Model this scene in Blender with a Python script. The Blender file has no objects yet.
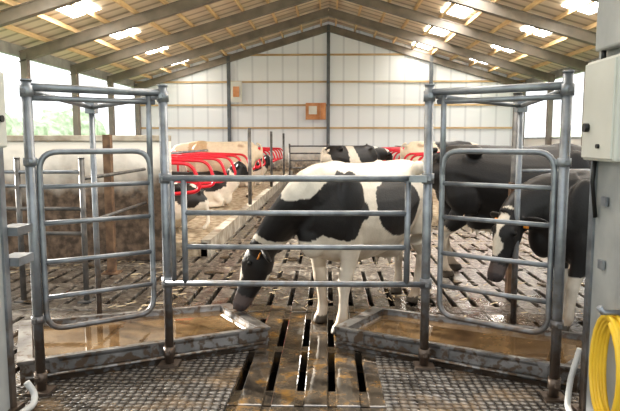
import bpy, bmesh, math, random
from mathutils import Vector, Matrix, noise
random.seed(4)
scene = bpy.context.scene
scene.view_settings.view_transform = 'Standard'
try: scene.view_settings.look = 'Medium High Contrast'
except Exception: pass

# ---------------------------------------------------------------- materials
def newmat(name):
    m = bpy.data.materials.new(name); m.use_nodes = True
    nt = m.node_tree; b = nt.nodes['Principled BSDF']
    return m, nt, b
def mat(name, c1, c2=None, scale=4, rough=.6, metal=0, bump=0, bscale=None, detail=6, stretch=(1,1,1), rvar=0, contrast=(.35,.65), grime=None):
    m, nt, b = newmat(name)
    N, L = nt.nodes, nt.links
    tc = N.new('ShaderNodeTexCoord'); mp = N.new('ShaderNodeMapping')
    mp.inputs['Scale'].default_value = stretch
    L.new(tc.outputs['Object'], mp.inputs[0])
    n = N.new('ShaderNodeTexNoise'); n.inputs['Scale'].default_value = scale; n.inputs['Detail'].default_value = detail
    L.new(mp.outputs[0], n.inputs[0])
    r = N.new('ShaderNodeValToRGB')
    r.color_ramp.elements[0].position = contrast[0]; r.color_ramp.elements[1].position = contrast[1]
    r.color_ramp.elements[0].color = (*c1, 1); r.color_ramp.elements[1].color = (*(c2 or c1), 1)
    L.new(n.outputs[0], r.inputs[0]); L.new(r.outputs[0], b.inputs['Base Color'])
    b.inputs['Roughness'].default_value = rough; b.inputs['Metallic'].default_value = metal
    if rvar:
        mr = N.new('ShaderNodeMapRange'); mr.inputs[3].default_value = max(.03, rough-rvar); mr.inputs[4].default_value = rough+rvar
        mr.inputs[1].default_value=.35; mr.inputs[2].default_value=.65
        L.new(n.outputs[0], mr.inputs[0]); L.new(mr.outputs[0], b.inputs['Roughness'])
    if grime:
        s = N.new('ShaderNodeSeparateXYZ'); L.new(tc.outputs['Object'], s.inputs[0])
        ng = N.new('ShaderNodeTexNoise'); ng.inputs['Scale'].default_value=18; ng.inputs['Detail'].default_value=5; L.new(tc.outputs['Object'], ng.inputs[0])
        a = N.new('ShaderNodeMath'); a.operation='MULTIPLY_ADD'; a.inputs[1].default_value=-1.1; L.new(ng.outputs[0], a.inputs[0]); L.new(s.outputs[2], a.inputs[2])
        g = N.new('ShaderNodeMapRange'); g.inputs[1].default_value=grime[0]-.55; g.inputs[2].default_value=grime[1]-.55; g.inputs[3].default_value=.85; g.inputs[4].default_value=0
        L.new(a.outputs[0], g.inputs[0])
        mx = N.new('ShaderNodeMix'); mx.data_type='RGBA'; mx.inputs[7].default_value=(.12,.08,.05,1)
        L.new(g.outputs[0], mx.inputs[0]); L.new(r.outputs[0], mx.inputs[6]); L.new(mx.outputs[2], b.inputs['Base Color'])
    if bump:
        n2 = N.new('ShaderNodeTexNoise'); n2.inputs['Scale'].default_value = bscale or scale*5
        L.new(mp.outputs[0], n2.inputs[0])
        bp = N.new('ShaderNodeBump'); bp.inputs['Strength'].default_value = bump; bp.inputs['Distance'].default_value = .02
        L.new(n2.outputs[0], bp.inputs['Height']); L.new(bp.outputs[0], b.inputs['Normal'])
    return m

GALV = mat('galvanised_steel', (.22,.235,.255), (.35,.37,.395), 9, .42, .65, .04, 60, rvar=.07, grime=(.25,.75))
GALVD = mat('weathered_steel', (.10,.10,.10), (.22,.21,.20), 8, .5, .5)
STAIN = mat('tray_steel', (.15,.145,.14), (.33,.32,.31), 5, .33, .6, .05, grime=(.02,.12))
RED = mat('red_plastic', (.50,.012,.025), (.66,.025,.05), 3, .35)
RAFT = mat('rafter_steel', (.18,.16,.14), (.25,.22,.19), 2, .6, .1)
PINE = mat('pine', (.72,.52,.29), (.86,.66,.40), 2, .65, stretch=(8,1,8))
PINED = mat('pine_girt', (.42,.29,.15), (.55,.40,.23), 2, .65, stretch=(1,8,8))
COLM = mat('column_steel', (.08,.09,.10), (.14,.15,.16), 2, .5, .3)
RUST = mat('rusty_steel', (.10,.06,.04), (.24,.15,.09), 8, .7)
GREYP = mat('grey_paint', (.28,.29,.29), (.40,.41,.40), 3, .45)
BOXM = mat('enclosure_plastic', (.52,.52,.47), (.60,.60,.55), 2, .4)
BLACKP = mat('black_plastic', (.015,.015,.015), None, 2, .35)
YEL = mat('yellow_hose', (.72,.46,.03), (.82,.56,.06), 4, .35)
WHT = mat('white_rubber', (.5,.5,.48), (.62,.62,.60), 4, .45)
ORNG = mat('wood_box', (.46,.20,.08), (.58,.30,.15), 3, .6)
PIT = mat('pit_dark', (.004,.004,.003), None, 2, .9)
BED = mat('bedding', (.24,.18,.12), (.56,.48,.36), 9, .9, 0, .5, 40)
KERB = mat('kerb_concrete', (.24,.20,.15), (.54,.50,.43), 4, .7, 0, .2)
GRASS = mat('grass', (.20,.30,.12), (.35,.45,.20), 1, .9)
LEAF = mat('foliage', (.42,.52,.34), (.75,.82,.66), 2, .8, 0, 1, 4)
SHAV = mat('straw_chaff', (.36,.29,.18), (.60,.51,.37), 5, .9)
MANURE = mat('manure', (.035,.024,.014), (.09,.062,.036), 12, .28, 0, .6, 40)

def dirtywall(name, top, low, z0, z1):
    m, nt, b = newmat(name); N, L = nt.nodes, nt.links
    tc = N.new('ShaderNodeTexCoord'); s = N.new('ShaderNodeSeparateXYZ'); L.new(tc.outputs['Object'], s.inputs[0])
    n = N.new('ShaderNodeTexNoise'); n.inputs['Scale'].default_value = 2.5; n.inputs['Detail'].default_value = 8
    L.new(tc.outputs['Object'], n.inputs[0])
    a = N.new('ShaderNodeMath'); a.operation='MULTIPLY_ADD'; a.inputs[1].default_value=.9
    L.new(n.outputs[0], a.inputs[0]); L.new(s.outputs[2], a.inputs[2])
    mr = N.new('ShaderNodeMapRange'); mr.inputs[1].default_value=z0+.45; mr.inputs[2].default_value=z1+.45
    L.new(a.outputs[0], mr.inputs[0])
    n2 = N.new('ShaderNodeTexNoise'); n2.inputs['Scale'].default_value = 9; n2.inputs['Detail'].default_value = 8
    L.new(tc.outputs['Object'], n2.inputs[0])
    rl = N.new('ShaderNodeValToRGB'); rl.color_ramp.elements[0].position=.4; rl.color_ramp.elements[1].position=.65
    rl.color_ramp.elements[0].color=(*[c*.55 for c in low],1); rl.color_ramp.elements[1].color=(*[c*1.7 for c in low],1)
    L.new(n2.outputs[0], rl.inputs[0])
    mx = N.new('ShaderNodeMix'); mx.data_type='RGBA'
    mx.inputs[7].default_value=(*top,1); L.new(rl.outputs[0], mx.inputs[6])
    L.new(mr.outputs[0], mx.inputs[0]); L.new(mx.outputs[2], b.inputs['Base Color'])
    b.inputs['Roughness'].default_value=.75
    return m
WALLC = dirtywall('dirty_concrete', (.80,.76,.69), (.12,.085,.06), .90, 1.45)
WALLS = dirtywall('side_concrete', (.72,.70,.66), (.28,.22,.16), .3, 1.1)

def panelmat():
    m, nt, b = newmat('white_panels'); N, L = nt.nodes, nt.links
    tc = N.new('ShaderNodeTexCoord'); w = N.new('ShaderNodeTexWave'); w.wave_type='BANDS'; w.bands_direction='X'
    w.inputs['Scale'].default_value = .42; L.new(tc.outputs['Object'], w.inputs[0])
    r = N.new('ShaderNodeValToRGB'); r.color_ramp.elements[0].color=(.45,.46,.46,1); r.color_ramp.elements[1].color=(.58,.59,.58,1)
    r.color_ramp.elements[1].position=.08
    L.new(w.outputs[0], r.inputs[0]); L.new(r.outputs[0], b.inputs['Base Color'])
    b.inputs['Roughness'].default_value=.5
    b.inputs['Emission Color'].default_value=(.95,.97,1,1); b.inputs['Emission Strength'].default_value=.09  # faint glow added to the panels to make the wall brighter
    return m
PANEL = panelmat()

def roofmat():
    m, nt, b = newmat('roof_boards'); N, L = nt.nodes, nt.links
    tc = N.new('ShaderNodeTexCoord'); w = N.new('ShaderNodeTexWave'); w.bands_direction='Y'
    w.inputs['Scale'].default_value = .5; L.new(tc.outputs['Object'], w.inputs[0])
    r = N.new('ShaderNodeValToRGB'); r.color_ramp.elements[0].color=(.46,.38,.28,1); r.color_ramp.elements[1].color=(.80,.70,.57,1)
    r.color_ramp.elements[1].position=.3
    L.new(w.outputs[0], r.inputs[0]); L.new(r.outputs[0], b.inputs['Base Color'])
    b.inputs['Roughness'].default_value=.7
    return m
ROOF = roofmat()

def emit(name, c, s):
    m, nt, b = newmat(name)
    b.inputs['Base Color'].default_value=(.8,.8,.8,1)
    b.inputs['Emission Color'].default_value=(*c,1); b.inputs['Emission Strength'].default_value=s
    return m
SKYL = emit('skylight_sheet', (1,.98,.94), 26)

def floormat():
    m, nt, b = newmat('slatted_concrete'); N, L = nt.nodes, nt.links
    tc = N.new('ShaderNodeTexCoord'); o = tc.outputs['Object']
    n = N.new('ShaderNodeTexNoise'); n.inputs['Scale'].default_value=4.5; n.inputs['Detail'].default_value=12; n.inputs['Roughness'].default_value=.8; n.inputs['Distortion'].default_value=.6
    L.new(o, n.inputs[0])
    r = N.new('ShaderNodeValToRGB'); e=r.color_ramp.elements
    e[0].position=.42; e[0].color=(.028,.021,.016,1); e[1].position=.64; e[1].color=(.29,.275,.255,1)
    x=e.new(.51); x.color=(.085,.072,.06,1)
    L.new(n.outputs[0], r.inputs[0])
    n2 = N.new('ShaderNodeTexNoise'); n2.inputs['Scale'].default_value=20; n2.inputs['Detail'].default_value=6
    L.new(o, n2.inputs[0])
    r2 = N.new('ShaderNodeValToRGB'); r2.color_ramp.elements[0].position=.52; r2.color_ramp.elements[1].position=.62
    r2.color_ramp.elements[0].color=(0,0,0,1); r2.color_ramp.elements[1].color=(1,1,1,1)
    L.new(n2.outputs[0], r2.inputs[0])
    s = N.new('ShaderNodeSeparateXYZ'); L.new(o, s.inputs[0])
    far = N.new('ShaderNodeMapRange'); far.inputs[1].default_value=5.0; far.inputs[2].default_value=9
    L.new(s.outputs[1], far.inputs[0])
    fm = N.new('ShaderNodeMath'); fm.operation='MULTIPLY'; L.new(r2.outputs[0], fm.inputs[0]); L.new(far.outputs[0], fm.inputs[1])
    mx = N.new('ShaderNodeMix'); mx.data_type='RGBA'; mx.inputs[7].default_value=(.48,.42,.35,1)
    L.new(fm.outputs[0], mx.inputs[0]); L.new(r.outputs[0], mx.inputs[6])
    n5 = N.new('ShaderNodeTexNoise'); n5.inputs['Scale'].default_value=1.7; n5.inputs['Detail'].default_value=5; L.new(o, n5.inputs[0])
    d = N.new('ShaderNodeVectorMath'); d.operation='DISTANCE'; d.inputs[1].default_value=(-.05,4.1,0)
    L.new(o, d.inputs[0])
    wn = N.new('ShaderNodeMath'); wn.operation='MULTIPLY_ADD'; wn.inputs[1].default_value=-5.5
    L.new(n5.outputs[0], wn.inputs[0]); L.new(d.outputs[1], wn.inputs[2])
    wet = N.new('ShaderNodeMapRange'); wet.inputs[1].default_value=-.1; wet.inputs[2].default_value=-1.3
    wet.inputs[3].default_value=0; wet.inputs[4].default_value=1
    L.new(wn.outputs[0], wet.inputs[0])
    n4 = N.new('ShaderNodeTexNoise'); n4.inputs['Scale'].default_value=5; n4.inputs['Detail'].default_value=9; n4.inputs['Roughness'].default_value=.7; L.new(o, n4.inputs[0])
    r4 = N.new('ShaderNodeValToRGB'); r4.color_ramp.elements[0].position=.40; r4.color_ramp.elements[1].position=.66
    r4.color_ramp.elements[0].color=(.028,.024,.02,1); r4.color_ramp.elements[1].color=(.24,.13,.035,1)
    y=r4.color_ramp.elements.new(.53); y.color=(.085,.066,.048,1)
    L.new(n4.outputs[0], r4.inputs[0])
    mx2 = N.new('ShaderNodeMix'); mx2.data_type='RGBA'
    wm = N.new('ShaderNodeMath'); wm.operation='MULTIPLY'; wm.inputs[1].default_value=.95; L.new(wet.outputs[0], wm.inputs[0])
    L.new(wm.outputs[0], mx2.inputs[0]); L.new(mx.outputs[2], mx2.inputs[6]); L.new(r4.outputs[0], mx2.inputs[7])
    L.new(mx2.outputs[2], b.inputs['Base Color'])
    rr = N.new('ShaderNodeMapRange'); rr.inputs[3].default_value=.30; rr.inputs[4].default_value=.02
    L.new(wet.outputs[0], rr.inputs[0]); L.new(rr.outputs[0], b.inputs['Roughness'])
    b.inputs['Specular IOR Level'].default_value=1
    bs = N.new('ShaderNodeMapRange'); bs.inputs[3].default_value=.9; bs.inputs[4].default_value=.05; L.new(wet.outputs[0], bs.inputs[0])
    bp = N.new('ShaderNodeBump'); bp.inputs['Distance'].default_value=.014
    L.new(bs.outputs[0], bp.inputs['Strength'])
    L.new(n2.outputs[0], bp.inputs['Height']); L.new(bp.outputs[0], b.inputs['Normal'])
    return m
FLOORM = floormat()

def rubbermat():
    m, nt, b = newmat('studded_rubber'); N, L = nt.nodes, nt.links
    tc = N.new('ShaderNodeTexCoord'); v = N.new('ShaderNodeTexVoronoi'); v.feature='F1'; v.inputs['Scale'].default_value=19; v.inputs['Randomness'].default_value=.2
    L.new(tc.outputs['Object'], v.inputs[0])
    r = N.new('ShaderNodeValToRGB'); r.color_ramp.elements[0].position=.25; r.color_ramp.elements[1].position=.6
    r.color_ramp.elements[0].color=(.15,.14,.13,1); r.color_ramp.elements[1].color=(.02,.017,.015,1)
    L.new(v.outputs['Distance'], r.inputs[0])
    n = N.new('ShaderNodeTexNoise'); n.inputs['Scale'].default_value=2.5; n.inputs['Detail'].default_value=6; L.new(tc.outputs['Object'], n.inputs[0])
    rn = N.new('ShaderNodeValToRGB'); rn.color_ramp.elements[0].position=.5; rn.color_ramp.elements[1].position=.68
    rn.color_ramp.elements[0].color=(0,0,0,1); rn.color_ramp.elements[1].color=(.7,.7,.7,1); L.new(n.outputs[0], rn.inputs[0])
    mx = N.new('ShaderNodeMix'); mx.data_type='RGBA'; mx.inputs[7].default_value=(.18,.125,.075,1)
    L.new(rn.outputs[0], mx.inputs[0]); L.new(r.outputs[0], mx.inputs[6]); L.new(mx.outputs[2], b.inputs['Base Color'])
    bp = N.new('ShaderNodeBump'); bp.invert=True; bp.inputs['Strength'].default_value=.9; bp.inputs['Distance'].default_value=.02
    L.new(v.outputs['Distance'], bp.inputs['Height']); L.new(bp.outputs[0], b.inputs['Normal'])
    b.inputs['Roughness'].default_value=.2
    return m
RUB = rubbermat()
def watermat():
    m, nt, b = newmat('dirty_water'); N, L = nt.nodes, nt.links
    tc = N.new('ShaderNodeTexCoord'); n = N.new('ShaderNodeTexNoise'); n.inputs['Scale'].default_value=4; n.inputs['Detail'].default_value=5
    L.new(tc.outputs['Object'], n.inputs[0])
    r = N.new('ShaderNodeValToRGB'); r.color_ramp.elements[0].position=.35; r.color_ramp.elements[1].position=.7
    r.color_ramp.elements[0].color=(.075,.045,.022,1); r.color_ramp.elements[1].color=(.19,.125,.065,1)
    L.new(n.outputs[0], r.inputs[0]); L.new(r.outputs[0], b.inputs['Base Color'])
    bp = N.new('ShaderNodeBump'); bp.inputs['Strength'].default_value=.12; bp.inputs['Distance'].default_value=.01
    L.new(n.outputs[0], bp.inputs['Height']); L.new(bp.outputs[0], b.inputs['Normal'])
    b.inputs['Roughness'].default_value=.03; b.inputs['Specular IOR Level'].default_value=.9
    return m
WATER = watermat()
def furmat():
    m, nt, b = newmat('cow_hide'); N, L = nt.nodes, nt.links
    a = N.new('ShaderNodeAttribute'); a.attribute_name='Col'
    tc = N.new('ShaderNodeTexCoord'); n = N.new('ShaderNodeTexNoise'); n.inputs['Scale'].default_value=14; n.inputs['Detail'].default_value=8
    L.new(tc.outputs['Object'], n.inputs[0])
    mr = N.new('ShaderNodeMapRange'); mr.inputs[3].default_value=.75; mr.inputs[4].default_value=1.1
    L.new(n.outputs[0], mr.inputs[0])
    mx = N.new('ShaderNodeMix'); mx.data_type='RGBA'; mx.blend_type='MULTIPLY'; mx.inputs[0].default_value=1
    L.new(a.outputs['Color'], mx.inputs[6]); L.new(mr.outputs[0], mx.inputs[7])
    L.new(mx.outputs[2], b.inputs['Base Color'])
    bp = N.new('ShaderNodeBump'); bp.inputs['Strength'].default_value=.2; bp.inputs['Distance'].default_value=.01
    n3 = N.new('ShaderNodeTexNoise'); n3.inputs['Scale'].default_value=60; L.new(tc.outputs['Object'], n3.inputs[0])
    L.new(n3.outputs[0], bp.inputs['Height']); L.new(bp.outputs[0], b.inputs['Normal'])
    b.inputs['Roughness'].default_value=.5
    return m
FUR = furmat()

# ---------------------------------------------------------------- mesh builder
class MB:
    def __init__(s): s.bm = bmesh.new(); s.mats = []
    def mi(s, m):
        if m not in s.mats: s.mats.append(m)
        return s.mats.index(m)
    def box(s, c, size, m, rz=0, bev=0, rx=0, ry=0):
        M = Matrix.Translation(c) @ Matrix.Rotation(rz,4,'Z') @ Matrix.Rotation(ry,4,'Y') @ Matrix.Rotation(rx,4,'X') @ Matrix.Diagonal((*size,1))
        r = bmesh.ops.create_cube(s.bm, size=1, matrix=M); k = s.mi(m)
        fs = {f for v in r['verts'] for f in v.link_faces}
        for f in fs: f.material_index = k
        if bev:
            es = list({e for v in r['verts'] for e in v.link_edges})
            q = bmesh.ops.bevel(s.bm, geom=es, offset=bev, segments=2, affect='EDGES', profile=.5)
            for f in q['faces']: f.material_index = k
    def tube(s, pts, r, m, seg=10, closed=False):
        k = s.mi(m); pts=[Vector(p) for p in pts]; n=len(pts); rings=[]; prev=None
        for i,p in enumerate(pts):
            if closed: d=(pts[(i+1)%n]-pts[i-1])
            elif i==0: d=pts[1]-p
            elif i==n-1: d=p-pts[-2]
            else: d=(pts[i+1]-p).normalized()+(p-pts[i-1]).normalized()
            d.normalize()
            if prev is None:
                h=Vector((0,0,1)) if abs(d.z)<.9 else Vector((1,0,0)); a=d.cross(h).normalized()
            else: a=(prev-d*prev.dot(d)).normalized()
            prev=a; b=d.cross(a)
            rad = r[i] if isinstance(r,(list,tuple)) else r
            rings.append([s.bm.verts.new(p+(a*math.cos(t)+b*math.sin(t))*rad) for t in [2*math.pi*j/seg for j in range(seg)]])
        for i in range(n if closed else n-1):
            A,B=rings[i],rings[(i+1)%n]
            for j in range(seg):
                f=s.bm.faces.new((A[j],A[(j+1)%seg],B[(j+1)%seg],B[j])); f.material_index=k; f.smooth=True
        if not closed:
            for R,fl in ((rings[0],True),(rings[-1],False)):
                f=s.bm.faces.new(R[::-1] if fl else R); f.material_index=k
    def poly(s, pts, m):
        f=s.bm.faces.new([s.bm.verts.new(p) for p in pts]); f.material_index=s.mi(m); return f
    def done(s, name, recalc=True):
        if recalc: bmesh.ops.recalc_face_normals(s.bm, faces=s.bm.faces)
        me=bpy.data.meshes.new(name); s.bm.to_mesh(me); s.bm.free()
        for m in s.mats: me.materials.append(m)
        o=bpy.data.objects.new(name, me); scene.collection.objects.link(o); return o
def fillet(pts, rad, n=6, closed=False):
    pts=[Vector(p) for p in pts]; out=[]; N=len(pts)
    for i,p in enumerate(pts):
        if not closed and i in (0,N-1): out.append(p); continue
        a=pts[i-1]; b=pts[(i+1)%N]; u=(a-p).normalized(); v=(b-p).normalized()
        s0=p+u*rad; s1=p+v*rad
        for k in range(n+1):
            t=k/n; out.append(s0*(1-t)**2+p*2*t*(1-t)+s1*t*t)
    return out

# ---------------------------------------------------------------- shell
RX=9.6; ZR=7.4; ZE=4.55; Y0=1.5; Y1=30.0
def zr(x): return ZR-(ZR-ZE)*abs(x)/RX
b=MB()
gap=.046; pitch=.205; x0=.03+pitch/2-pitch*24
YS,YE=1.5,16.0
seam=[YS]; 
while seam[-1]<YE-1.5: seam.append(seam[-1]+2.05)
seam.append(YE)
for i in range(48):
    cx=x0+i*pitch
    for ya,yb in zip(seam[:-1],seam[1:]):
        dz=random.uniform(-.003,.003)
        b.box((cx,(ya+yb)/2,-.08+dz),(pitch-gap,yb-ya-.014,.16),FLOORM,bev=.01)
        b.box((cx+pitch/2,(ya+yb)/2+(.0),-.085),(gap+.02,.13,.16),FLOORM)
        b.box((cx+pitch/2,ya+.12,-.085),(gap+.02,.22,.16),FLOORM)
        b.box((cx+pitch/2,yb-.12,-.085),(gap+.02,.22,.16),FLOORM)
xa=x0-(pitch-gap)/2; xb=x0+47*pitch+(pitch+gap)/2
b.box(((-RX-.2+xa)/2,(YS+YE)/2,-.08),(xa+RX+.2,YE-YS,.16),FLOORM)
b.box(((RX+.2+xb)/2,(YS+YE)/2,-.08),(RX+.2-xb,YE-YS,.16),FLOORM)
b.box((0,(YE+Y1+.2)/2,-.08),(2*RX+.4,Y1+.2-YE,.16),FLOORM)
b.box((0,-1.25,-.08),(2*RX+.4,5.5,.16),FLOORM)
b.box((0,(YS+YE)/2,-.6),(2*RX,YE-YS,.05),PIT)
b.done('floor')
b=MB(); b.box((0,20,-.75),(160,160,.2),GRASS); b.done('outdoor_grass_ground')

b=MB()
for i in range(2600):
    y=5.2+ (random.random()**.8)*10; x=random.uniform(-4.2,4.2)
    if x<-1.6 and y>7.9: continue
    a=random.uniform(0,math.pi); l=random.uniform(.02,.07); w=random.uniform(.004,.010); z=.005+random.random()*.006
    if noise.noise(Vector((x*.9,y*.9,0)))<-.05: continue
    dx,dy=math.cos(a)*l,math.sin(a)*l; ex,ey=-math.sin(a)*w,math.cos(a)*w
    b.poly([(x-dx-ex,y-dy-ey,z),(x+dx-ex,y+dy-ey,z),(x+dx+ex,y+dy+ey,z+.004),(x-dx+ex,y-dy+ey,z+.004)],SHAV)
b.done('straw_litter')
# manure splats lying on the slats (one object)
bm=bmesh.new()
for i in range(150):
    y=5.4+random.random()**.8*9; x=random.uniform(-4.2,4.2)
    if x<-1.5 and y>7.7: continue
    if y<5.7 and (x>1.3 or x<-.5): continue
    for q in range(random.randint(1,4)):
        r=random.uniform(.03,.11)
        M=Matrix.Translation((x+random.uniform(-.1,.1),y+random.uniform(-.1,.1),.006))@Matrix.Rotation(random.uniform(0,3),4,'Z')@Matrix.Diagonal((r,r*random.uniform(.5,1),r*.16,1))
        c=bmesh.ops.create_icosphere(bm,subdivisions=2,radius=1,matrix=M)
        for v in c['verts']: v.co+=noise.noise_vector(v.co*14)*.012
for f in bm.faces: f.smooth=True
me=bpy.data.meshes.new('manure'); bm.to_mesh(me); bm.free(); me.materials.append(MANURE)
scene.collection.objects.link(bpy.data.objects.new('manure_pats',me))

# back wall
b=MB()
b.poly([(-RX,Y1,0),(RX,Y1,0),(RX,Y1,ZE),(0,Y1,ZR),(-RX,Y1,ZE)],PANEL)
b.poly([(-RX,Y1+.1,0),(RX,Y1+.1,0),(RX,Y1+.1,ZE),(0,Y1+.1,ZR),(-RX,Y1+.1,ZE)],PANEL)
b.done('wall_back')
b=MB()
for x in (-4.9,0,5.0,9.5,-9.5):
    b.box((x,Y1-.12,zr(x)/2-.1),(.16,.16,zr(x)-.2),COLM)
for z in (2.25,3.37,4.5,5.8):
    w=RX if z<=ZE else (ZR-z)/(ZR-ZE)*RX-.2
    b.box((0,Y1-.05,z),(2*w,.06,.09),PINED)
b.done('trim_back_wall_frame')
b=MB(); b.box((0,Y1-.25,.65),(18,.3,1.3),WALLS); b.done('wall_back_plinth')
for sx,nm in ((-1,'left'),(1,'right')):
    b=MB(); b.box((sx*(RX+.05),16,.85),(.2,28,1.7),WALLS)
    b.box((sx*(RX+.05),16,4.4),(.15,28,.35),GREYP)
    b.box((sx*(RX+.05),16,1.74),(.26,28,.08),GREYP)
    b.done('wall_'+nm)
ys=[30-3.7*i for i in range(8)]
b=MB()
for y in ys:
    for sx in (-1,1):
        b.box((sx*(RX-.15),y-.1,2.15),(.2,.22,4.3),RAFT)
        L=math.hypot(RX,ZR-ZE); a=math.atan2(ZR-ZE,RX)
        b.box((sx*RX/2,y-.1,(ZR+ZE)/2-.34),(L,.14,.30),RAFT,ry=sx*a)
        b.box((sx*RX/2,y-.1,(ZR+ZE)/2-.49),(L,.22,.03),RAFT,ry=sx*a)
        b.box((sx*RX/2,y-.1,(ZR+ZE)/2-.19),(L,.22,.03),RAFT,ry=sx*a)
b.done('roof_rafters')
b=MB()
for sx in (-1,1):
    k=0; x=.35
    while x<RX:
        b.box((sx*x,(Y0+Y1)/2,zr(x)-.10),(.07,Y1-Y0,.13),PINE); x+=.93
b.done('roof_purlins')
b=MB()
for sx in (-1,1):
    b.poly([(0,Y0,ZR),(0,Y1+.3,ZR),(sx*(RX+.6),Y1+.3,zr(RX+.6)),(sx*(RX+.6),Y0,zr(RX+.6))],ROOF)
b.done('ceiling',False)
b=MB()
for y in ys[:-1]:
    for sx in (-1,1):
        for xx in ((7.0,) if sx<0 else (7.0,4.4)):
            yc=y-1.9 if xx==7 else y-1.2
            z=zr(xx)-.03; dz=(ZR-ZE)/RX*.4; hl=.7
            b.poly([(sx*(xx-.4),yc-hl,z+dz),(sx*(xx-.4),yc+hl,z+dz),(sx*(xx+.4),yc+hl,z-dz),(sx*(xx+.4),yc-hl,z-dz)],SKYL)
b.done('skylight_panels',False)
for sx in (-1,1):
    bm=bmesh.new()
    for i in range(30):
        y=8+i*1.9; r=random.uniform(1.4,2.6)
        M=Matrix.Translation((sx*(24+random.uniform(-1,1)),y,random.uniform(0,1.6)))@Matrix.Diagonal((r,r,r*1.15,1))
        q=bmesh.ops.create_icosphere(bm,subdivisions=3,radius=1,matrix=M)
        for v in q['verts']:
            v.co+=noise.noise_vector(v.co*1.3)*.5
    me=bpy.data.meshes.new('h'); bm.to_mesh(me); bm.free(); me.materials.append(LEAF)
    o=bpy.data.objects.new('hedge_row',me); scene.collection.objects.link(o)
b=MB(); b.box((-.75,Y1-.32,3.05),(.7,.2,.8),ORNG); b.box((-.25,Y1-.35,3.05),(.28,.2,.8),ORNG); b.box((-.75,Y1-.44,3.1),(.4,.05,.4),BOXM)
b.done('wall_cabinet')
b=MB(); b.box((-4.5,Y1-.30,4.0),(.55,.15,1.0),BOXM); b.box((-4.5,Y1-.39,4.0),(.3,.05,.5),ORNG); b.done('notice_box')

# ---------------------------------------------------------------- partition walls, cubicles
b=MB(); b.box((-5.85,8.1,.81),(7.4,.2,1.62),WALLC,bev=.01); b.box((-5.85,8.1,1.66),(7.4,.26,.08),KERB,bev=.01); b.done('wall_partition')
b=MB(); b.box((7.1,9.6,.8),(4.8,.2,1.6),WALLC,bev=.01); b.done('wall_partition_right')
for sx,ya,nm in ((-1,8.3,'left'),(1,11.5,'right')):
    b=MB()
    b.box((sx*2.95,(ya+28)/2,.1),(2.5,28-ya,.2),BED)
    b.box((sx*1.72,(ya+28)/2,.12),(.14,28-ya,.24),KERB)
    b.box((sx*4.25,(ya+28)/2,.55),(.12,28-ya,1.1),WALLS)
    b.done('cubicle_bed')
    b=MB(); y=ya+.5
    while y<27:
        P=fillet([(sx*4.1,y,1.36),(sx*2.0,y,1.29),(sx*1.86,y,.88),(sx*3.2,y,.76),(sx*3.7,y,.22)],.16,7)
        b.tube(P,.027,RED,8)
        b.tube([(sx*3.95,y,.2),(sx*3.95,y,1.4)],.03,RED,8)
        y+=1.15
    b.tube([(sx*3.0,ya+.5,1.39),(sx*3.0,27,1.39)],.025,GALV,8)
    b.done('cubicle_divider_row')
b=MB()
for y in (13,18,23):
    b.tube([(-1.70,y,.24),(-1.70,y,1.9)],.04,GALVD,8)
b.done('aisle_posts')
b=MB()
for z in (.5,.8,1.1,1.4): b.tube([(-1.6,25,z),(1.6,25,z)],.03,GALVD,8)
for x in (-1.6,-.0,1.6): b.tube([(x,25,0),(x,25,1.5)],.04,GALVD,8)
b.done('aisle_gate')

# ---------------------------------------------------------------- footbaths
def tray(name, c):
    b=MB(); h=.15; n=4; c=[Vector((*p,0)) for p in c]; cen=sum(c,Vector())/4
    def inset(d): return [p+(cen-p).normalized()*d for p in c]
    o=c; i1=inset(.09); i2=inset(.13)
    def ring(P,z): return [b.bm.verts.new((p.x,p.y,z)) for p in P]
    R=[ring(o,.0),ring(o,h-.02),ring(inset(-.02),h),ring(inset(-.02),h+.015),ring(i1,h+.015),ring(i1,h-.005),ring(i2,.035)]
    k=b.mi(STAIN)
    for a,d in zip(R[:-1],R[1:]):
        for j in range(4):
            f=b.bm.faces.new((a[j],a[(j+1)%4],d[(j+1)%4],d[j])); f.material_index=k
    f=b.bm.faces.new(R[-1]); f.material_index=k
    f=b.bm.faces.new(R[0][::-1]); f.material_index=k
    W=[p+(cen-p).normalized()*.102 for p in c]
    b.poly([(p.x,p.y,.12) for p in W],WATER)
    for A,B in ((c[0],c[1]),(c[1],c[2])):
        out=(A+B)/2-cen; out.z=0; d=(B-A).normalized(); nrm=Vector((d.y,-d.x,0)); 
        if nrm.dot(out)<0: nrm=-nrm
        A2=A+nrm*.02+Vector((0,0,.05)); B2=B+nrm*.02+Vector((0,0,.05))
        b.tube([A2+d*.03,B2-d*.03],.014,STAIN,6)
    for t in (.12,.5,.88):
        p=c[0].lerp(c[1],t); ang=math.atan2((c[1]-c[0]).y,(c[1]-c[0]).x)
        b.box((p.x,p.y,.09),(.06,.02,.12),STAIN,rz=ang)
    return b.done(name)
TL=[(-2.05,3.80),(-.47,4.60),(-.90,5.28),(-2.50,4.70)]
TR=[(.07,4.62),(1.62,3.80),(2.15,4.42),(.42,5.20)]
tray('footbath_tray',TL)
tray('footbath_tray',TR)

# ---------------------------------------------------------------- rubber mats
b=MB()
def slab(pts,z,m):
    A=[b.bm.verts.new((x,y,z)) for x,y in pts]; B=[b.bm.verts.new((x,y,.001)) for x,y in pts]; k=b.mi(m)
    b.bm.faces.new(A).material_index=k
    for j in range(len(pts)): b.bm.faces.new((B[j],B[(j+1)%len(pts)],A[(j+1)%len(pts)],A[j])).material_index=k
slab([(-4,2.2),(-.66,2.2),(-.60,4.46),(-2.08,3.72),(-4,3.72)],.02,RUB)
b.done('rubber_mat')
b=MB(); slab([(.36,2.2),(4,2.2),(4,3.70),(1.65,3.72),(.36,4.40)],.02,RUB); b.done('rubber_mat')

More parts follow.
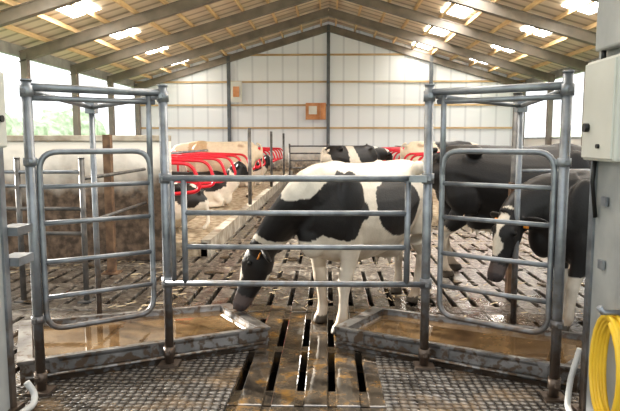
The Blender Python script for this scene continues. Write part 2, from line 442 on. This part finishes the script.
# ---------------------------------------------------------------- gates
def post(b,x,y,h,r=.034,base=True,z0=.02,m=None):
    m=m or GALV
    b.tube([(x,y,z0),(x,y,h)],r,m,14)
    b.tube([(x,y,h),(x,y,h+.012)],r*1.12,m,14)
    if base: b.box((x,y,z0+.008),(.14,.14,.016),m)
def clamp(b,x,y,z,r=.040,h=.05):
    b.tube([(x,y,z-h/2),(x,y,z+h/2)],r,GALV,14)
    b.box((x,y-r-.006,z),(.025,.025,.025),GALV)
def side(name,near,far,back,hn,hf,sw):
    b=MB(); N=Vector((*near,0)); F=Vector((*far,0)); B=Vector((*back,0))
    post(b,N.x,N.y,hn,.031); post(b,F.x,F.y,hf,.031); post(b,B.x,B.y,1.97,.024,True,0.0)
    d=(F-N).normalized(); L=(F-N).length
    def P(t,z): return N+d*(t*L)+Vector((0,0,z))
    zt=1.955
    b.tube([P(0,zt),P(1,zt)],.025,GALV,12)
    b.tube([P(0,zt-.065),P(.93,zt-.065)],.017,GALV,12)
    b.tube([P(1,zt-.02),B+Vector((0,0,zt-.05))],.018,GALV,10)
    b.tube([P(0,zt-.02),B+Vector((0,0,zt-.05))],.018,GALV,10)
    b.box(B+Vector((0,0,1.90)),(.08,.08,.09),GALV)
    loop=fillet([P(.06,1.56),P(.88,1.56),P(.88,.42),P(.06,.42)],.12,6,closed=True)
    b.tube(loop,.019,GALV,10,closed=True)
    for z in (1.34,1.11,.86,.63): b.tube([P(.06,z),P(.88,z)],.016,GALV,10)
    b.tube([P(.88,1.4),P(.88,1.93)],.019,GALV,10)
    for z in (1.5,.5):
        clamp(b,N.x,N.y,z); b.box(P(.035,z),(.08,.02,.035),GALV,rz=math.atan2(d.y,d.x))
    for z in (1.93,.12): clamp(b,N.x,N.y,z,.040,.07); clamp(b,F.x,F.y,z,.040,.07)
    return b.done(name)
side('galvanised_side_gate',(-1.84,3.66),(-1.14,4.16),(-1.98,5.02),1.99,2.00,-1)
side('galvanised_side_gate',(1.42,3.66),(.69,4.17),(1.54,4.90),2.03,2.00,1)
b=MB(); Yg=4.12
def gp(x,z): 
    t=(x+1.14)/1.85; return Vector((x,Yg+.01*t,z))
b.tube([gp(-1.14,1.37),gp(.69,1.37)],.023,GALV,12)
b.tube([gp(-1.14,.63),gp(.69,.63)],.021,GALV,12)
for z in (1.13,.89): b.tube([gp(-1.0,z),gp(.55,z)],.019,GALV,12)
for x in (-1.0,.55): b.tube([gp(x,.63),gp(x,1.37)],.021,GALV,12)
b.tube([gp(-1.08,.61),gp(-1.08,1.39)],.016,GALV,10)
for x in (-1.14,.69):
    for z in (1.37,.63): clamp(b,x,4.165,z,.043,.07)
b.box((.61,Yg-.02,1.37),(.12,.045,.045),GALV)
b.done('galvanised_swing_gate')

# fences behind
b=MB()
for z in (1.32,1.18,.95,.70,.42): b.tube([(-4.2,5.9,z),(-2.45,5.9,z)],.02,GALV if z>1.1 else GALVD,10)
for x in (-2.45,-3.1,-4.1): post(b,x,5.9,1.45,.028,True,0,GALVD)
b.tube([(-2.45,5.9,1.25),(-2.45,7.95,1.25)],.02,GALVD,8)
b.tube([(-2.45,5.9,.8),(-2.45,7.95,.8)],.02,GALVD,8)
b.done('pen_fence')
b=MB(); b.box((-2.66,7.2,.85),(.09,.09,1.7),RUST); b.box((-2.66,7.2,.01),(.2,.2,.02),RUST); b.done('rusty_post')
b=MB()
post(b,1.93,6.25,2.1,.045,True,0,GALVD)
b.box((1.93,6.25,.6),(.10,.10,1.2),RUST)
for z in (1.32,1.17,.9): b.tube([(1.93,6.25,z),(4.4,6.25,z)],.022,GALV,10)
post(b,4.4,6.25,1.5,.04,True,0,GALVD)
b.done('pen_fence')

# ---------------------------------------------------------------- columns with control boxes
b=MB()
b.box((1.80,3.22,1.4),(.56,.56,2.76),GREYP,bev=.01)
b.box((1.515,3.46,1.0),(.02,.06,2.0),GALV)
for z in (.5,.95,1.3): b.box((1.507,3.30,z),(.014,.06,.05),GALV); 
b.box((1.80,3.22,.035),(.66,.60,.03),GALV)
b.done('control_column')
b=MB()
b.box((1.475,3.26,1.79),(.08,.38,.54),BOXM,bev=.015)
b.box((1.43,3.26,1.79),(.012,.35,.51),BOXM,bev=.004)
b.tube([(1.43,3.36,1.70),(1.40,3.36,1.70)],.024,BLACKP,12)
b.tube([(1.43,3.22,1.60),(1.41,3.22,1.60)],.012,BLACKP,12)
b.tube([(1.48,3.38,1.53),(1.48,3.40,1.40),(1.505,3.40,1.2)],.012,BLACKP,8)
b.box((1.485,3.24,2.26),(.06,.32,.30),GREYP,bev=.012)
b.tube([(1.48,3.34,2.12),(1.48,3.34,2.05)],.014,BLACKP,8)
b.done('control_box')
b=MB()
b.box((-2.16,3.2,1.05),(.56,.46,2.1),GREYP,bev=.01)
b.box((-1.875,3.38,1.0),(.02,.05,1.9),GALV)
b.box((-2.16,3.2,.035),(.64,.50,.03),GALV)
b.box((-1.87,3.50,1.1),(.12,.18,.05),GALV); b.box((-1.87,3.50,.92),(.12,.18,.05),GALV)
b.done('control_column')
b=MB(); b.box((-1.845,3.22,1.80),(.06,.30,.42),BOXM,bev=.012); b.tube([(-1.81,3.3,1.75),(-1.80,3.3,1.75)],.02,BLACKP,10); b.done('control_box')
# hoses
b=MB(); pts=[]
for k in range(5*20+1):
    t=k/20*2*math.pi; n=k/20
    pts.append((1.485-.014*(n%5),3.02+ .13*math.sin(t)*(1+.05*n),.46+.27*math.cos(t)*(1+.04*math.sin(n*2))))
b.tube(pts,.013,YEL,8)
b.tube([(1.52,3.02,.76),(1.40,3.02,.76),(1.38,3.02,.79)],.016,GALV,8)
b.done('water_hose')
b=MB()
b.tube(fillet([(1.50,3.5,.40),(1.46,3.52,.2),(1.44,3.50,.04),(1.40,3.2,.042),(1.42,2.6,.042)],.05,5),.018,WHT,10); b.done('rubber_hose')
b=MB()
b.tube(fillet([(-1.84,3.48,.16),(-1.80,3.50,.08),(-1.77,3.42,.045),(-1.82,3.1,.045),(-1.76,2.6,.045)],.04,5),.020,WHT,10); b.done('rubber_hose')

# ---------------------------------------------------------------- cows
def loft(bm, st, seg=16, side=Vector((0,1,0)), egg=0):
    n=len(st); rings=[]
    C=[Vector(s[0]) for s in st]
    for i,s in enumerate(st):
        d=(C[min(i+1,n-1)]-C[max(i-1,0)]).normalized()
        a=(side-d*side.dot(d)).normalized(); u=d.cross(a)
        if u.z<0 and abs(d.z)<.9: u=-u
        R=[]
        for j in range(seg):
            t=2*math.pi*j/seg; w=math.sin(t); h=math.cos(t)
            ww=w*(1-egg*max(0,h)) 
            R.append(bm.verts.new(C[i]+a*(ww*s[1])+u*(h*s[2])))
        rings.append(R)
    for A,B in zip(rings[:-1],rings[1:]):
        for j in range(seg): bm.faces.new((A[j],A[(j+1)%seg],B[(j+1)%seg],B[j]))
    bm.faces.new(rings[0][::-1]); bm.faces.new(rings[-1])
def dense(st,k=4):
    out=[]; n=len(st)
    def cr(a,b,c,d,t): return .5*((2*b)+(c-a)*t+(2*a-5*b+4*c-d)*t*t+(3*b-a-3*c+d)*t**3)
    for i in range(n-1):
        for q in range(k):
            t=q/k; p=[st[max(i-1,0)],st[i],st[i+1],st[min(i+2,n-1)]]
            c=[cr(*[Vector(z[0])[m] for z in p],t) for m in range(3)]
            out.append((c,max(.01,cr(*[z[1] for z in p],t)),max(.01,cr(*[z[2] for z in p],t))))
    out.append(st[-1]); return out
def ell(bm,c,r,rot=None,sub=3):
    M=Matrix.Translation(c)@(rot or Matrix()).to_4x4()@Matrix.Diagonal((*r,1))
    return bmesh.ops.create_icosphere(bm,subdivisions=sub,radius=1,matrix=M)['verts']
BLACK=(.014,.012,.012); WHITE=(.72,.655,.56); TAN=(.50,.36,.22)
def cow(name, loc, ang, sc=1, poll=(1.15,0,1.45), muz=(1.5,0,1.15), legs=(0,0,0,0), patches=(), base=WHITE, patch=BLACK, face='black', lying=False, vox=.016, tags=False, seed=0, legwhite=True, hs_=1.0):
    bm=bmesh.new(); dz=-.60 if lying else 0
    T=[((-1.0,0,1.20),.07,.09),((-.95,0,1.16),.18,.20),((-.80,0,1.13),.265,.29),((-.58,0,1.07),.285,.355),((-.25,0,.99),.345,.42),
       ((.08,0,.965),.355,.435),((.36,0,.985),.32,.43),((.58,0,1.02),.27,.385),((.74,0,1.05),.20,.30),((.86,0,1.06),.11,.18)]
    T=[((c[0],c[1],c[2]+dz),a,u) for c,a,u in T]
    loft(bm,dense(T,3),24,egg=.22)
    for s in (-1,1):
        ell(bm,(-.60,s*.22,1.34+dz),(.09,.06,.07)); ell(bm,(-.92,s*.10,1.27+dz),(.07,.05,.06))
        ell(bm,(.50,s*.20,1.06+dz),(.17,.09,.30))
    ell(bm,(.45,0,1.36+dz),(.20,.08,.07))
    P=Vector(poll); Q=Vector(muz)
    hd=(Q-P).normalized()
    n0=Vector((.52,0,1.13+dz)); n1=Vector((.78,0,1.14+dz)); 
    n3=P+hd*.06; n2=n1.lerp(n3,.5)+Vector((.03,0,.02))
    loft(bm,dense([(n0,.19,.30),(n1,.15,.245),(n2,.12,.19),(n3,.10,.14)],4),16)
    ell(bm,(.74,0,.84+dz),(.14,.12,.2))
    lat=Vector((0,0,1)).cross(hd); 
    lat=lat.normalized() if lat.length>.15 else Vector((0,1,0))
    if lat.y<0: lat=-lat
    up=hd.cross(lat); 
    if up.dot(Vector((1,0,.6)))<0: up=-up
    H=[(-.03,.055,.05,0),(.02,.095,.09,0),(.10,.112,.115,-.01),(.17,.108,.12,-.015),(.25,.082,.105,-.02),(.34,.064,.082,-.02),(.42,.066,.072,-.015),(.48,.072,.066,-.012),(.52,.062,.052,-.01),(.54,.035,.03,-.01)]
    H=[tuple(v*hs_ for v in h) for h in H]
    k_=hs_
    loft(bm,[(P+hd*h[0]+up*h[3],h[1],h[2]) for h in H],18,side=lat)
    HR=Matrix((hd,lat,up)).transposed()
    ell(bm,P+(hd*.24-up*.08)*k_,(.10,.045,.05),HR)
    for s in (-1,1):
        ax=(lat*s - hd*.10-up*.25).normalized(); th=(hd*.75+up*.5); th=(th-ax*th.dot(ax)).normalized(); w=ax.cross(th)
        R=Matrix((ax,w,th)).transposed()
        ell(bm,P+(hd*.035+ax*.19-up*.02)*k_,(.13*k_,.068*k_,.022),R)
        ell(bm,P+(hd*.035+ax*.09-up*.02)*k_,(.05,.03,.025),R)
        ell(bm,P+(hd*.13+lat*s*.10+up*.045)*k_,(.035,.022,.02),HR)
    if not lying:
        for idx,(s,fx) in enumerate(((1,legs[0]),(-1,legs[1]))):
            def q(x,y,z): return (x+fx*(1-z/.95)**1.0 if z<.95 else x, s*y, z)
            loft(bm,dense([(q(.50,.19,1.0),.09,.16),(q(.47,.20,.80),.085,.13),(q(.47,.19,.62),.068,.088),(q(.49,.175,.47),.058,.062),(q(.495,.17,.41),.060,.064),
                (q(.49,.168,.33),.044,.048),(q(.49,.165,.20),.040,.044),(q(.495,.165,.125),.050,.055),(q(.52,.165,.07),.046,.05),(q(.535,.165,.055),.056,.066),(q(.55,.165,.0),.062,.078)],2),12)
        for idx,(s,fx) in enumerate(((1,legs[2]),(-1,legs[3]))):
            def q(x,y,z): return (x+fx*(1-z/.95) if z<.95 else x, s*y, z)
            loft(bm,dense([(q(-.76,.14,1.10),.12,.19),(q(-.70,.19,.88),.115,.20),(q(-.68,.20,.72),.095,.16),(q(-.76,.19,.59),.065,.095),(q(-.85,.175,.49),.05,.07),
                (q(-.85,.17,.41),.045,.058),(q(-.83,.168,.30),.040,.047),(q(-.81,.165,.19),.040,.044),(q(-.80,.165,.125),.05,.054),(q(-.77,.165,.07),.046,.05),(q(-.755,.165,.055),.056,.066),(q(-.74,.165,0),.062,.078)],2),12)
        ell(bm,(-.42,0,.62),(.20,.17,.15))
        for a in (-.35,-.50):
            for s in (-.07,.07): ell(bm,(a,s,.47),(.02,.02,.05),sub=2)
        TL_=[((-.93,0,1.36),.03,.03),((-1.03,0,1.33),.035,.035),((-1.09,0,1.18),.027,.027),((-1.09,.02,.9),.022,.022),((-1.08,.03,.65),.022,.022),((-1.08,.03,.55),.05,.05),((-1.07,.03,.42),.05,.05),((-1.07,.03,.30),.02,.02)]
        loft(bm,dense(TL_,2),8)
    else:
        for s in (-1,1):
            loft(bm,dense([((.45,s*.2,.4),.09,.15),((.62,s*.24,.2),.07,.08),((.72,s*.22,.1),.055,.06),((.5,s*.26,.06),.045,.05),((.38,s*.28,.06),.055,.055)],3),10)
            loft(bm,dense([((-.7,s*.2,.42),.12,.2),((-.45,s*.33,.3),.09,.15),((-.3,s*.36,.16),.07,.09),((-.5,s*.40,.08),.05,.06),((-.15,s*.42,.06),.045,.05),((-.05,s*.42,.06),.06,.055)],3),10)
        loft(bm,[((-.96,0,.7),.03,.03),((-1.06,0,.5),.03,.03),((-1.08,.05,.15),.04,.04),((-1.0,.1,.05),.05,.04)],8)
    bmesh.ops.recalc_face_normals(bm,faces=bm.faces)
    me=bpy.data.meshes.new(name+'_raw'); bm.to_mesh(me); bm.free()
    tmp=bpy.data.objects.new('tmp',me); scene.collection.objects.link(tmp)
    r=tmp.modifiers.new('r','REMESH'); r.mode='VOXEL'; r.voxel_size=vox
    sm=tmp.modifiers.new('s','SMOOTH'); sm.iterations=5; sm.factor=.5
    dg=bpy.context.evaluated_depsgraph_get()
    me2=bpy.data.meshes.new_from_object(tmp.evaluated_get(dg)); bpy.data.objects.remove(tmp)
    bm=bmesh.new(); bm.from_mesh(me2)
    lay=bm.verts.layers.float_color.new('Col')
    for v in bm.verts:
        p=v.co; col=base
        nz=noise.noise_vector(p*3+Vector((seed,seed,seed)))*.10+noise.noise_vector(p*9)*.03
        pp=p+nz
        rel=p-P; hs=rel.dot(hd)/k_; lt=rel.dot(lat)/k_; uu=rel.dot(up)/k_
        inhead = hs>-.04 and hs<.60 and abs(lt)<.36 and abs(uu)<.25 and p.x>.6
        isb=False
        for c,rr in patches:
            if ((pp.x-c[0])/rr[0])**2+((pp.y-c[1])/rr[1])**2+((pp.z-c[2])/rr[2])**2<1: col=patch; isb=True; break
        if not lying and not isb and p.z<.95 and not inhead:
            k=max(0,min(.55,(.95-p.z)*.55+.5*noise.noise(p*5+Vector((seed,0,0)))-.05))
            col=tuple(a*(1-k)+q_*k for a,q_ in zip(base,(.30,.19,.10)))
        if inhead:
            if face=='black':
                col=patch
                if abs(lt)<.035+.02*math.sin(hs*30) and uu>.02 and .0<hs<.34: col=base
                if hs>.40 : col=(.10,.075,.07)
            elif face=='white': col=base
            if hs>.475: col=(.06,.048,.05)
        if not lying and p.z<.075: col=(.06,.045,.03)
        elif not lying and p.z<.5 and p.x<.95:
            if legwhite: 
                k=.6*(1-p.z/.5)+.5*max(0,noise.noise(p*8)+.15); k=min(1,k); col=tuple(a*(1-k)+q_*k for a,q_ in zip(base,(.24,.15,.08)))
        v[lay]=(*col,1)
    for s in (-1,1):
        for c,rr in ((P+(hd*.14+lat*s*.108+up*.03)*k_,.021),(P+(hd*.525+lat*s*.028+up*.018)*k_,.013)):
            q=bmesh.ops.create_icosphere(bm,subdivisions=2,radius=rr,matrix=Matrix.Translation(c))
            for v in q['verts']: v[lay]=(.004,.004,.004,1)
        if tags:
            ax=(lat*s-hd*.10-up*.25).normalized()
            q=bmesh.ops.create_cube(bm,size=1,matrix=Matrix.Translation(P+hd*.075+ax*.17+up*.02)@Matrix((lat,hd,up)).transposed().to_4x4()@Matrix.Diagonal((.05,.055,.01,1)))
            for v in q['verts']: v[lay]=(.75,.30,.05,1)
    for f in bm.faces: f.smooth=True
    bm.to_mesh(me2); bm.free(); me2.name=name; me2.materials.clear(); me2.materials.append(FUR)
    o=bpy.data.objects.new(name,me2); scene.collection.objects.link(o)
    o.location=loc; o.rotation_euler=(0,0,ang); o.scale=(sc,sc,sc)
    return o
cow('holstein_cow',(.33,5.52,0),math.atan2(-.80,-.60),1.02,poll=(.93,-.37,.74),muz=(1.04,-.55,.24),legs=(.07,-.12,.12,-.14),
    patches=[((.64,.22,1.06),(.27,.26,.28)),((.86,-.12,.98),(.24,.42,.22)),((-.12,.35,1.03),(.40,.27,.30)),((-.80,.25,1.02),(.20,.25,.34)),((.25,-.3,1.05),(.4,.18,.26))],vox=.014,seed=3,hs_=1.12,tags=True)
allb=[((0,0,1.2),(1.1,.6,.52)),((.7,0,1.0),(.5,.5,.6)),((-.7,0,.9),(.4,.5,.45)),((0,0,.8),(.9,.5,.4))]
cow('holstein_cow',(2.56,5.32,0),math.atan2(-.22,-.97),.97,poll=(1.12,.10,1.04),muz=(1.30,.16,.52),legs=(.1,-.1,.1,-.1),patches=allb,tags=True,seed=7,vox=.014,hs_=1.08)
cow('holstein_cow',(2.36,7.4,0),math.atan2(.10,.99),1.12,poll=(1.25,0,1.25),muz=(1.55,0,.85),legs=(.08,-.06,.1,-.1),patches=allb,seed=11)
cow('holstein_cow',(.75,17.6,0),.6,1.05,poll=(1.2,0,1.2),muz=(1.45,0,.75),patches=[((.3,0,1.15),(.4,.6,.5)),((-.6,0,1.15),(.35,.6,.5)),((.9,0,1.1),(.3,.4,.3))],seed=2,vox=.025)
cow('holstein_cow',(-2.75,15.15,.2),math.pi,1.0,poll=(1.1,0,1.2),muz=(1.35,0,.8),patches=[((.5,0,1.2),(.3,.5,.3))],base=(.68,.57,.43),patch=TAN,face='none',seed=5,vox=.025)
cow('lying_cow',(-2.9,9.38,.2),math.pi-.05,.95,poll=(1.0,.1,1.0),muz=(1.25,.2,.65),patches=[((-.75,0,.62),(.34,.5,.20)),((-.1,0,.7),(.3,.5,.4)),((.7,0,.8),(.3,.3,.3))],lying=True,seed=9,vox=.022)
cow('lying_cow',(-2.9,12.85,.2),0.0,.95,poll=(1.0,.1,1.0),muz=(1.25,.2,.65),patches=[((0,0,.7),(.9,.5,.4))],lying=True,seed=1,vox=.025)
cow('lying_cow',(-2.9,18.6,.2),0.0,.95,poll=(1.0,.1,1.0),muz=(1.25,.2,.65),patches=[((0,0,.7),(.9,.5,.4))],lying=True,seed=4,vox=.025)
cow('holstein_cow',(3.0,16.0,.2),math.pi*.02,1.0,poll=(1.1,0,1.1),muz=(1.35,0,.7),patches=[((.3,0,1.2),(.5,.5,.4))],base=(.68,.58,.44),face='none',seed=6,vox=.025)

# ---------------------------------------------------------------- light
w=bpy.data.worlds.new('World'); scene.world=w; w.use_nodes=True
bg=w.node_tree.nodes['Background']; bg.inputs[0].default_value=(.95,.98,1,1); bg.inputs[1].default_value=1.5
def area(n,loc,rot,sx,sy,e,c=(1,.98,.95)):
    l=bpy.data.lights.new(n,'AREA'); l.shape='RECTANGLE'; l.size=sx; l.size_y=sy; l.energy=e; l.color=c
    o=bpy.data.objects.new(n,l); scene.collection.objects.link(o); o.location=loc; o.rotation_euler=rot
area('overhead_fill',(0,6.2,5.6),(math.radians(-12),0,0),4,2.5,170)  # added soft fill from above, out of view; stands for no fixture
area('roof_fill',(0,5.5,3.9),(math.radians(128),0,0),8,1.0,560,(1,.93,.82))  # unseen fill light added to brighten the roof underside
sl=bpy.data.lights.new('sun','SUN'); sl.energy=14; sl.angle=math.radians(1.5); sl.color=(1,.95,.86)
so=bpy.data.objects.new('sun',sl); scene.collection.objects.link(so)
so.rotation_euler=Vector((.80,-.45,-.30)).to_track_quat('-Z','Y').to_euler()

# ---------------------------------------------------------------- camera
cam=bpy.data.cameras.new('Camera'); co=bpy.data.objects.new('Camera',cam); scene.collection.objects.link(co)
co.location=(0,0,1.63); cam.sensor_width=36; cam.lens=600/620*36; cam.clip_start=.05; cam.clip_end=300
co.rotation_euler=(math.radians(90-6.18),0,math.radians(1.72))
scene.camera=co
